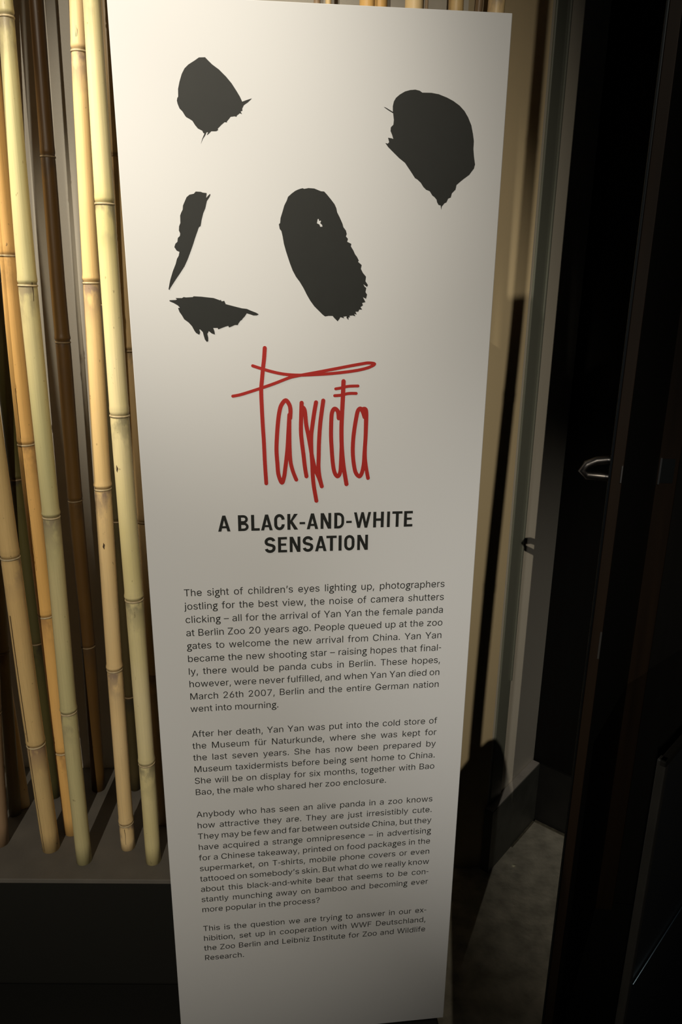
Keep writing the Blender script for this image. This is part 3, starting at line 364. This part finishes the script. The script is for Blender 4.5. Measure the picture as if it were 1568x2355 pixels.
def cane(name, pts, rad, nodes, m, label, marks=(), group='bamboo canes standing on the plinth', seg=20):
    """pts: axis points (x,y,z) low to high; rad: [(z,r)]; nodes: z of each node"""
    pts = sorted(pts, key=lambda q: q[2]); rad = sorted(rad); rx = random.Random(int(abs(pts[0][0]) * 1e5) + len(name))
    X = [(q[2], q[0]) for q in pts]; Y = [(q[2], q[1]) for q in pts]
    z0, z1 = pts[0][2], pts[-1][2]
    base = Vector((pts[0][0], pts[0][1], z0))
    root = thing('bamboo_cane', base, label, 'bamboo cane', group)
    def R(z): return interp(rad, z)
    def ax(z):
        s = 0.05
        return Vector(((interp(X, z - s) + interp(X, z + s) + interp(X, z)) / 3 if z0 + s < z < z1 - s else interp(X, z), (interp(Y, z - s) + interp(Y, z) + interp(Y, z + s)) / 3 if z0 + s < z < z1 - s else interp(Y, z), z))
    zs = [(z0, 1.0, 0, 0)]
    ns = sorted(n for n in nodes if z0 + 0.03 < n < z1 - 0.03)
    prev = z0
    for n in ns + [z1 + 10]:
        a = prev + (0.0 if prev == z0 else 0.021); b_ = min(n - 0.02, z1)
        # internode: below-node stain is strongest just under the node above
        if b_ > a:
            k = max(2, int((b_ - a) / 0.05))
            for i in range(1, k + 1):
                z = a + (b_ - a) * i / k
                d = n - z
                zs.append((z, 1.0, max(0.0, 1 - d / 0.085), 0))
        if n < z1:
            sl = rx.uniform(0.96, 1.04)
            zs += [(n - 0.013, 1.0, 1.0, 0), (n - 0.006, 0.985, 1.0, 0.1), (n - 0.0022, 0.972, .8, .3), (n + 0.0006, 0.96, 0, .9), (n + 0.0040, 0.975, 0, .6), (n + 0.0058, 1.035 * sl, 0, .2), (n + 0.0090, 1.05 * sl, 0, .05), (n + 0.0135, 1.025, 0, .1), (n + 0.020, 1.0, 0, 0)]
        prev = n
    zs = sorted(set(zs))
    V = []; F = []; bel = []; gro = []
    for z, k, bw, gr in zs:
        c = ax(z) - base; r = R(z) * k
        for j in range(seg):
            t = 2 * PI * j / seg; rr = r * (1 + 0.012 * math.sin(2 * t + z * 2))
            V.append((c.x + rr * math.cos(t), c.y + rr * math.sin(t), c.z)); bel.append(bw); gro.append(gr)
    for i in range(len(zs) - 1):
        for j in range(seg):
            F.append((i * seg + j, i * seg + (j + 1) % seg, (i + 1) * seg + (j + 1) % seg, (i + 1) * seg + j))
    F.append(tuple(range(seg))[::-1]); F.append(tuple((len(zs) - 1) * seg + j for j in range(seg)))
    me = bpy.data.meshes.new('culm'); me.from_pydata(V, [], F); me.update()
    for p in me.polygons: p.use_smooth = len(p.vertices) == 4
    for nm, vals in (('below', bel), ('groove', gro)):
        at = me.attributes.new(nm, 'FLOAT', 'POINT'); at.data.foreach_set('value', vals)
    link('culm', me, m, root)
    for n in ns:                                           # the pale raised lip under each groove
        c = ax(n) - base; r = R(n); tilt = rx.uniform(-.03, .03)
        bm = bmesh.new(); rows = []
        for (dz, dr) in ((-0.0028, .965), (-0.0028, 1.03), (-0.0010, 1.06), (0.0006, 1.035), (0.0008, .95)):
            rows.append([bm.verts.new((c.x + r * dr * math.cos(2 * PI * j / seg), c.y + r * dr * math.sin(2 * PI * j / seg), c.z + dz + tilt * r * math.cos(2 * PI * j / seg))) for j in range(seg)])
        for a, b2 in zip(rows, rows[1:]):
            for j in range(seg): bm.faces.new((a[j], a[(j + 1) % seg], b2[(j + 1) % seg], b2[j]))
        bm_obj('node_ring', bm, M_lip_shaded if name in ('B4', 'B4b', 'B5', 'B6', 'B10', 'B11') else M_lip, root, True)
    for (kind, za, zb, ang, w) in marks:                   # cracks and bud scars lying on the surface
        bm = bmesh.new(); n = 10; rows = []
        for i in range(n + 1):
            t = i / n; z = za + (zb - za) * t; c = ax(z) - base; r = R(z) * 1.006
            hw = w / r * (math.sin(PI * min(max(t, .02), .98)) if kind != 'split' else (0.5 + 0.5 * t)); wob = 0.03 * math.sin(t * 9 + za * 7)
            rows.append([bm.verts.new((c.x + r * math.cos(ang + wob + s * hw), c.y + r * math.sin(ang + wob + s * hw), c.z)) for s in (-.5, .5)])
        for a, b2 in zip(rows, rows[1:]): bm.faces.new((a[0], a[1], b2[1], b2[0]))
        bm_obj('split' if kind == 'split' else 'bud_scar', bm, M_crack, root)
    return root
CANES = {"B1":{"p":[[-0.4784,0.2352,2.81],[-0.5023,0.2352,2.1108],[-0.5103,0.2352,1.8785],[-0.5163,0.2352,1.6656],[-0.5207,0.2352,1.1433],[-0.5298,0.2352,0.7451],[-0.5326,0.2352,0.34]],"r":[[2.111,0.01298],[1.666,0.01714],[1.144,0.01686],[0.34,0.01744]],"n":[2.0863,1.6538,1.202,0.7472]},"B2":{"p":[[-0.55,0.3389,2.81],[-0.5646,0.3389,2.1386],[-0.574,0.3389,1.7073],[-0.5797,0.3389,1.5808],[-0.5834,0.3389,1.3307],[-0.5836,0.3389,1.0728],[-0.583,0.3389,0.9356],[-0.583,0.3389,0.5767],[-0.5821,0.3389,0.34]],"r":[[1.707,0.01643],[0.936,0.01805],[0.34,0.01834]],"n":[1.7073,1.3312,0.9357,0.5771]},"B3":{"p":[[-0.5868,0.1487,2.81],[-0.601,0.1958,2.0948],[-0.6129,0.235,1.4986],[-0.6168,0.2549,1.1093],[-0.6212,0.2701,0.7588],[-0.6208,0.2858,0.34]],"r":[[1.457,0.01781],[0.759,0.0203],[0.34,0.01991]],"n":[1.4906,1.1096,0.6432]},"B4":{"p":[[-0.5707,0.413,2.81],[-0.6194,0.3865,2.1502],[-0.7349,0.3238,0.5848],[-0.7476,0.3165,0.34]],"r":[[0.628,0.01923],[0.34,0.01901]],"n":[1.5275,1.1087,0.6957]},"B4b":{"p":[[-0.6106,0.421,2.81],[-0.6456,0.421,2.1592],[-0.7034,0.421,1.0815],[-0.7254,0.421,0.6723],[-0.7434,0.421,0.34]],"r":[[0.672,0.01426],[0.34,0.01447]],"n":[1.7802,1.3341,0.8045]},"B5":{"p":[[-0.6442,0.4823,2.81],[-0.6489,0.4823,2.1771],[-0.6561,0.4823,1.2187],[-0.657,0.4823,0.796],[-0.6592,0.4823,0.34]],"r":[[1.218,0.01599],[0.34,0.01497]],"n":[1.6538,1.2185,0.7958]},"B6":{"p":[[-0.4972,0.5015,2.81],[-0.5124,0.5015,2.1888],[-0.5193,0.5015,1.9064],[-0.5262,0.5015,1.6084],[-0.5258,0.5015,1.5275],[-0.534,0.5015,1.1573],[-0.5374,0.5015,0.7765],[-0.5486,0.5015,0.34]],"r":[[2.189,0.01404],[1.528,0.0164],[0.776,0.01696],[0.34,0.01754]],"n":[1.9065,1.5275,1.1573,0.7705]},"B7":{"p":[[-0.3541,0.2711,2.81],[-0.3914,0.2711,2.1263],[-0.3956,0.2711,2.0489],[-0.4086,0.2711,1.6584],[-0.4207,0.2711,1.2493],[-0.4299,0.2711,0.8303],[-0.4356,0.2711,0.4131],[-0.4358,0.2711,0.34]],"r":[[2.126,0.0134],[1.659,0.01567],[1.25,0.017],[0.831,0.01692],[0.34,0.01683]],"n":[2.0484,1.6587,1.2496,0.8278,0.4119]},"B8":{"p":[[-0.347,0.2183,2.81],[-0.3576,0.2183,2.1123],[-0.3624,0.2183,1.7959],[-0.366,0.2183,1.4114],[-0.3659,0.2183,1.0205],[-0.3667,0.2183,0.6151],[-0.3692,0.2183,0.34]],"r":[[2.113,0.01477],[1.796,0.01744],[1.412,0.01852],[1.02,0.01865],[0.34,0.01747]],"n":[2.1562,1.7957,1.4119,1.0202,0.615]},"B9":{"p":[[-0.413,0.5281,2.81],[-0.4293,0.5281,2.2003],[-0.4488,0.5281,1.4742],[-0.4638,0.5281,0.9477],[-0.4824,0.5281,0.34]],"r":[[1.474,0.00993],[0.947,0.0103]],"n":[1.4741,0.9474]},"B10":{"p":[[-0.408,0.4915,2.81],[-0.4195,0.4915,2.19],[-0.436,0.4915,1.3],[-0.4381,0.4915,1.1066],[-0.4492,0.4915,0.34]],"r":[[1.107,0.01401],[0.34,0.01346]],"n":[1.6091,1.1067,0.6267]},"B11":{"p":[[-0.3603,0.3503,2.81],[-0.3574,0.3503,2.1511],[-0.355,0.3503,1.6154],[-0.3523,0.3503,1.1508],[-0.3537,0.3503,0.7667],[-0.3545,0.3503,0.34]],"r":[[2.151,0.01335],[1.615,0.01625],[0.767,0.01744]],"n":[1.8919,1.5236,1.1505,0.7666]}}
CM = {
 'B1': ((0.64, 0.55, 0.29), (0.53, 0.50, 0.25), (0.30, 0.25, 0.16)),
 'B2': ((0.85, 0.52, 0.19), (0.80, 0.48, 0.15), (0.45, 0.26, 0.10)),
 'B3': ((0.70, 0.48, 0.21), (0.66, 0.49, 0.23), (0.32, 0.21, 0.13)),
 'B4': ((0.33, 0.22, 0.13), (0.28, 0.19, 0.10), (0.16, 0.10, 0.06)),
 'B4b': ((0.20, 0.15, 0.08), (0.16, 0.13, 0.06), (0.10, 0.07, 0.04)),  # shade falling on this cane is put into its colour
 'B5': ((0.075, 0.065, 0.02), (0.055, 0.05, 0.02), (0.03, 0.025, 0.015)),  # kept near black: shade of the front canes painted in
 'B6': ((0.11, 0.058, 0.014), (0.07, 0.035, 0.010), (0.06, 0.035, 0.015)),  # lowered tone stands in for the front canes' shade
 'B7': ((0.87, 0.66, 0.36), (0.82, 0.58, 0.26), (0.30, 0.22, 0.17)),
 'B8': ((0.87, 0.75, 0.46), (0.72, 0.63, 0.29), (0.34, 0.30, 0.18)),
 'B9': ((0.60, 0.44, 0.28), (0.52, 0.38, 0.23), (0.25, 0.15, 0.1)),
 'B10': ((0.06, 0.045, 0.018), (0.045, 0.035, 0.012), (0.03, 0.025, 0.015)),  # shade between the two pale canes painted into the skin
 'B11': ((0.34, 0.24, 0.12), (0.30, 0.21, 0.10), (0.14, 0.10, 0.06)),
}
LB = {
 'B1': 'thick green-yellow bamboo cane, front cane of the left cluster',
 'B2': 'orange-yellow bamboo cane half hidden behind the thick green-yellow cane',
 'B3': 'slanting tan bamboo cane with a long dark split down its left side',
 'B4': 'dull brown bamboo cane cut by the left edge of the photo',
 'B4b': 'thin bamboo cane with painted-in shade behind the slanting split cane',
 'B5': 'dark olive bamboo cane with shade put into its colour between the split cane and the orange cane',
 'B6': 'brown bamboo cane, coloured as shaded, standing alone before the pale wall',
 'B7': 'pale tan bamboo cane with a short crack at its foot',
 'B8': 'cream bamboo cane turning green lower down, the nearest beside the white board',
 'B9': 'very thin bamboo cane just behind the pale tan cane',
 'B10': 'thin bamboo cane coloured as shaded between the pale tan and the cream canes',
 'B11': 'brown bamboo cane partly hidden by the left edge of the white board',
}
MK = {
 'B7': [('split', 0.36, 0.405, -PI / 2 - .1, 0.0012), ('bud', 1.12, 1.135, -PI / 2 - .15, 0.004), ('bud', 2.06, 2.085, -PI / 2, 0.003)],
 'B3': [('split', 0.345, 0.98, -PI / 2 - .60, 0.0026)],
 'B1': [('split', 1.625, 1.67, -PI / 2 + .75, 0.002)],
 'B8': [('bud', 1.30, 1.315, -PI / 2 - .6, 0.004)],
 'B2': [('split', 1.05, 1.45, -PI / 2 - .3, 0.0008)],
}
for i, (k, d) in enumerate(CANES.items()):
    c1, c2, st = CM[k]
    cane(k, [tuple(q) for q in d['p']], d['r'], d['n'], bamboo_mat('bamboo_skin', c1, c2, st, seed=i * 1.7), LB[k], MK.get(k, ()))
# canes behind the board whose tops show above it
HID = [(0.041, .46, .0074, 'B9', 'thin cream bamboo cane, leftmost of those seen above the board'), (0.051, .33, .0060, 'B7', 'second thin bamboo cane from the left above the board'),
       (0.108, .22, .0142, 'B2', 'orange-yellow bamboo cane above the middle of the board'), (0.150, .34, .0147, 'B2', 'orange-yellow bamboo cane touching its twin above the board'),
       (0.183, .18, .0165, 'B7', 'tan bamboo cane above the board just right of the orange pair'), (0.256, .42, .0034, 'B9', 'needle thin bamboo cane above the right half of the board'),
       (0.276, .26, .0148, 'B3', 'pinkish brown bamboo cane above the right half of the board'), (0.345, .36, .0080, 'B4', 'thin greenish dim bamboo cane second from the right above the board'),
       (0.334, .20, .0158, 'B7', 'tan bamboo cane nearest the right corner of the board')]
mats = {}
for i, (x, y, r, k, lb) in enumerate(HID):
    if k not in mats: mats[k] = bamboo_mat('bamboo_skin', *CM[k], seed=20 + i)
    xf = min(x, 0.27 - 0.02 * (i % 2)) if x > .28 else x
    yf = y
    ztop = 2.75 + .05 * (i % 3)
    z = 0.34; ns = []
    zz = 0.5 + 0.07 * i % .3
    while zz < ztop: ns.append(zz); zz += 0.24 + 0.05 * ((i * 7 + len(ns)) % 3)
    cane('h%d' % i, [(xf, yf, z), (x, y, 2.15), (x + (x - xf) * .3, y, ztop)], [(z, r * 1.1), (ztop, r * .9)], ns, mats[k], lb, seg=14)
OFF = [(-0.80, .22, .017), (-0.88, .38, .015), (-0.73, .45, .014), (-0.98, .28, .018), (-0.84, .50, .013)]
for i, (x, y, r) in enumerate(OFF):
    z = 0.34; ns = []; zz = 0.6 + .1 * i
    while zz < 2.7: ns.append(zz); zz += 0.26
    cane('o%d' % i, [(x, y, z), (x - .03, y, 2.8)], [(z, r * 1.1), (2.8, r * .9)], ns, mats['B4'] if i % 2 else mats['B7'], ['bamboo cane just beyond the left edge, farthest right of its row', 'bamboo cane beyond the left edge, second from the far end', 'thin bamboo cane beyond the left edge, nearest to the wall and the dim canes', 'thickest bamboo cane at the far left end of the plinth', 'thin bamboo cane beyond the left edge standing against the wall'][i], group='bamboo canes beyond the left edge', seg=14)
# unseen cane added on the visitors' side; shapes the shadow band on the wall
cane('v', [(-0.036, -1.6, 0.0), (-0.021, -1.6, 1.85), (-0.016, -1.6, 2.15), (-0.004, -1.6, 2.6), (-0.001, -1.6, 3.4)], [(0, .013), (2.2, .0118), (3.4, .0085)], [0.3, 0.62, 0.95, 1.3, 1.66, 2.09, 2.45, 2.85, 3.2], mats['B7'],
     'tall unseen bamboo cane added behind the viewer to cast a shadow', group='unseen added cane behind the viewer', seg=16)
# added unseen loudspeaker on the visitors' side, throws the rounded shadow beside the board
sil = [(-0.076, 0.3), (0.068, 0.3), (0.068, 1.50), (0.060, 1.60), (0.050, 1.66), (0.040, 1.715), (0.028, 1.76), (0.012, 1.782), (-0.004, 1.778), (-0.020, 1.762), (-0.040, 1.738), (-0.058, 1.71), (-0.062, 1.69)]
ls = thing('unseen_shadow_caster', (0.0, -1.66, 0), 'added unseen black loudspeaker with rounded top behind the viewer', 'shadow_caster')
bm = bmesh.new()
fr = [bm.verts.new((x, -0.03, z)) for x, z in sil]; bk = [bm.verts.new((x, 0.03, z)) for x, z in sil]
bm.faces.new(fr); bm.faces.new(bk[::-1])
for i in range(len(sil)): bm.faces.new((fr[i], bk[i], bk[(i + 1) % len(sil)], fr[(i + 1) % len(sil)]))
bmesh.ops.recalc_face_normals(bm, faces=bm.faces)
bm_obj('caster_body', bm, M_doorface, ls)
bm_obj('caster_leg', prism([(-0.052, -.01), (-0.032, -.01), (-0.032, .01), (-0.052, .01)], .01, .31), M_doorface, ls)
bm_obj('foot_plate', prism([(-0.11, -.10), (0.05, -.10), (0.05, .10), (-0.11, .10)], 0, .012, .003), M_doorface, ls)
# ------------------------------------------------------------------ open door at the right
def T2(p, z): return (p[0], p[1], z)
E0 = Vector((0.447, -0.199)); az = math.radians(35); dD = Vector((math.sin(az), math.cos(az))); nD = Vector((-dD.y, dD.x))
door = bpy.data.objects.new('door_1', None); COL.objects.link(door); door.location = (E0.x, E0.y, 0); struct(door, 'dark open door leaf seen edge-on at the right')
def sh(pts): return [(x - E0.x, y - E0.y) for x, y in pts]
TH = 0.0165
bm_obj('door_leaf', prism(sh(strip(E0, dD, 0.006, 0.60, nD, -TH, 0)), 0.008, 2.6, .001), M_doorface, door)
bm_obj('door_edge', prism(sh(strip(E0, dD, 0.0, 0.006, nD, -TH, 0)), 0.008, 2.6, .0008), M_door, door)
bm_obj('edge_beading', prism(sh(strip(E0, dD, -0.002, 0.004, nD, 0.0, 0.004)), 0.008, 2.6, .001), mat('dull_steel_edge', (0.10, 0.11, 0.115), 0.25, 1.0), door)
bm_obj('latch', prism(sh(strip(E0, dD, -0.004, 0.0, nD, -TH, -TH + .002)), 1.375, 1.402), M_steel, door)
bm_obj('lock_plate', prism(sh(strip(E0, dD, -0.0012, 0.0, nD, -TH, -TH + .003)), 1.068, 1.117), M_steel, door)
def tube3(path, r, seg=12):
    bm = bmesh.new(); rows = []
    for i, q in enumerate(path):
        q = Vector(q); a = Vector(path[max(i - 1, 0)]); b_ = Vector(path[min(i + 1, len(path) - 1)]); d = (b_ - a).normalized()
        s1 = d.orthogonal().normalized() if i == 0 else (s1 - d * s1.dot(d)).normalized()
        s2 = d.cross(s1)
        rows.append([bm.verts.new(q + s1 * r * math.cos(2 * PI * j / seg) + s2 * r * math.sin(2 * PI * j / seg)) for j in range(seg)])
    for a, b2 in zip(rows, rows[1:]):
        for j in range(seg): bm.faces.new((a[j], a[(j + 1) % seg], b2[(j + 1) % seg], b2[j]))
    bm.faces.new(rows[0][::-1]); bm.faces.new(rows[-1])
    return bm
def hp(l, n, z): q = dD * l + nD * n; return (q.x, q.y, z)
path = [hp(.030, 0.0, 1.402), hp(.030, .012, 1.401), hp(.028, .028, 1.398), hp(.024, .042, 1.391), hp(.020, .0475, 1.381), hp(.022, .040, 1.3745), hp(.026, .025, 1.374), hp(.030, .010, 1.3735), hp(.030, 0.0, 1.373)]
bm_obj('handle', tube3(path, .0072), mat('dull_handle_steel', (0.09, 0.082, 0.075), 0.35, 1.0), door, True)
# partition and frame behind the leaf
far = E0 + dD * 0.61
struct(bm_obj('wall_partition', prism([(far.x, far.y), (far.x + 1.3, far.y - .25), (far.x + 1.32, far.y - .13), (far.x + .02, far.y + .12)], 0, 3.4), M_black), 'black partition at the right edge')
jm = bpy.data.objects.new('trim_3', None); COL.objects.link(jm); jm.location = (far.x, far.y, 0); struct(jm, 'dark reddish door jamb with steel strike plate')
jd = Vector((0.98, -0.19)).normalized(); jn = Vector((-jd.y, jd.x))
bm_obj('jamb', prism(strip((0, 0), jd, 0.0, 0.05, jn, -0.03, 0.0), 0, 2.7, .002), M_door, jm)
bm_obj('strike_plate', prism(strip((0, 0), jd, 0.010, 0.040, jn, -0.0315, -0.030), 1.236, 1.292), mat('dark_strike_plate', (.05, .055, .055), .4, 1.0), jm)
bm_obj('strike_lip', prism(strip((0, 0), jd, 0.006, 0.010, jn, -0.034, -0.030), 1.233, 1.294), M_steel, jm)
# low glass screen with a steel rail, bottom right
struct(bm_obj('dark_floor_slab', prism([(E0.x + .018, E0.y - .3), (1.6, -0.6), (1.6, far.y - .2), (far.x + .009, far.y - .005), (E0.x + .009, E0.y - .005)], 0, .02), mat('matte_black', (0.004, 0.004, 0.003), 1.0, spec=0.1)), 'black slab added to keep the floor dark right of the open door leaf')  # added black slab hides the lamp-lit floor here
c0 = Vector((0.425, -0.492)); d1 = Vector((.76, .645)).normalized(); d2 = Vector((d1.y, -d1.x))
case = thing('glass_screen', (c0.x, c0.y, 0), 'low dark glass screen with a thin steel rail at the lower right corner', 'glass screen')
bm_obj('glass_pane', prism(strip((0, 0), d1, 0.0, 0.9, d2, -0.006, 0.0), 0.02, 1.07, .001), M_glass_dark, case)
bm_obj('edge_post', prism(strip((0, 0), d1, -0.014, -0.001, d2, -0.010, 0.002), 0.0, 1.08, .002), M_base_b, case)
bm_obj('top_rail', prism(strip((0, 0), d1, -0.014, 0.9, d2, -0.008, 0.002), 1.07, 1.08, .002), M_black, case)
bm_obj('steel_rail', tube3([(d2.x * .0025, d2.y * .0025, .69), (d2.x * .0025 + d1.x * .9, d2.y * .0025 + d1.y * .9, .69)], .0013, 8), mat('dull_blue_steel', (0.10, 0.14, 0.17), 0.3, 1.0), case, True)
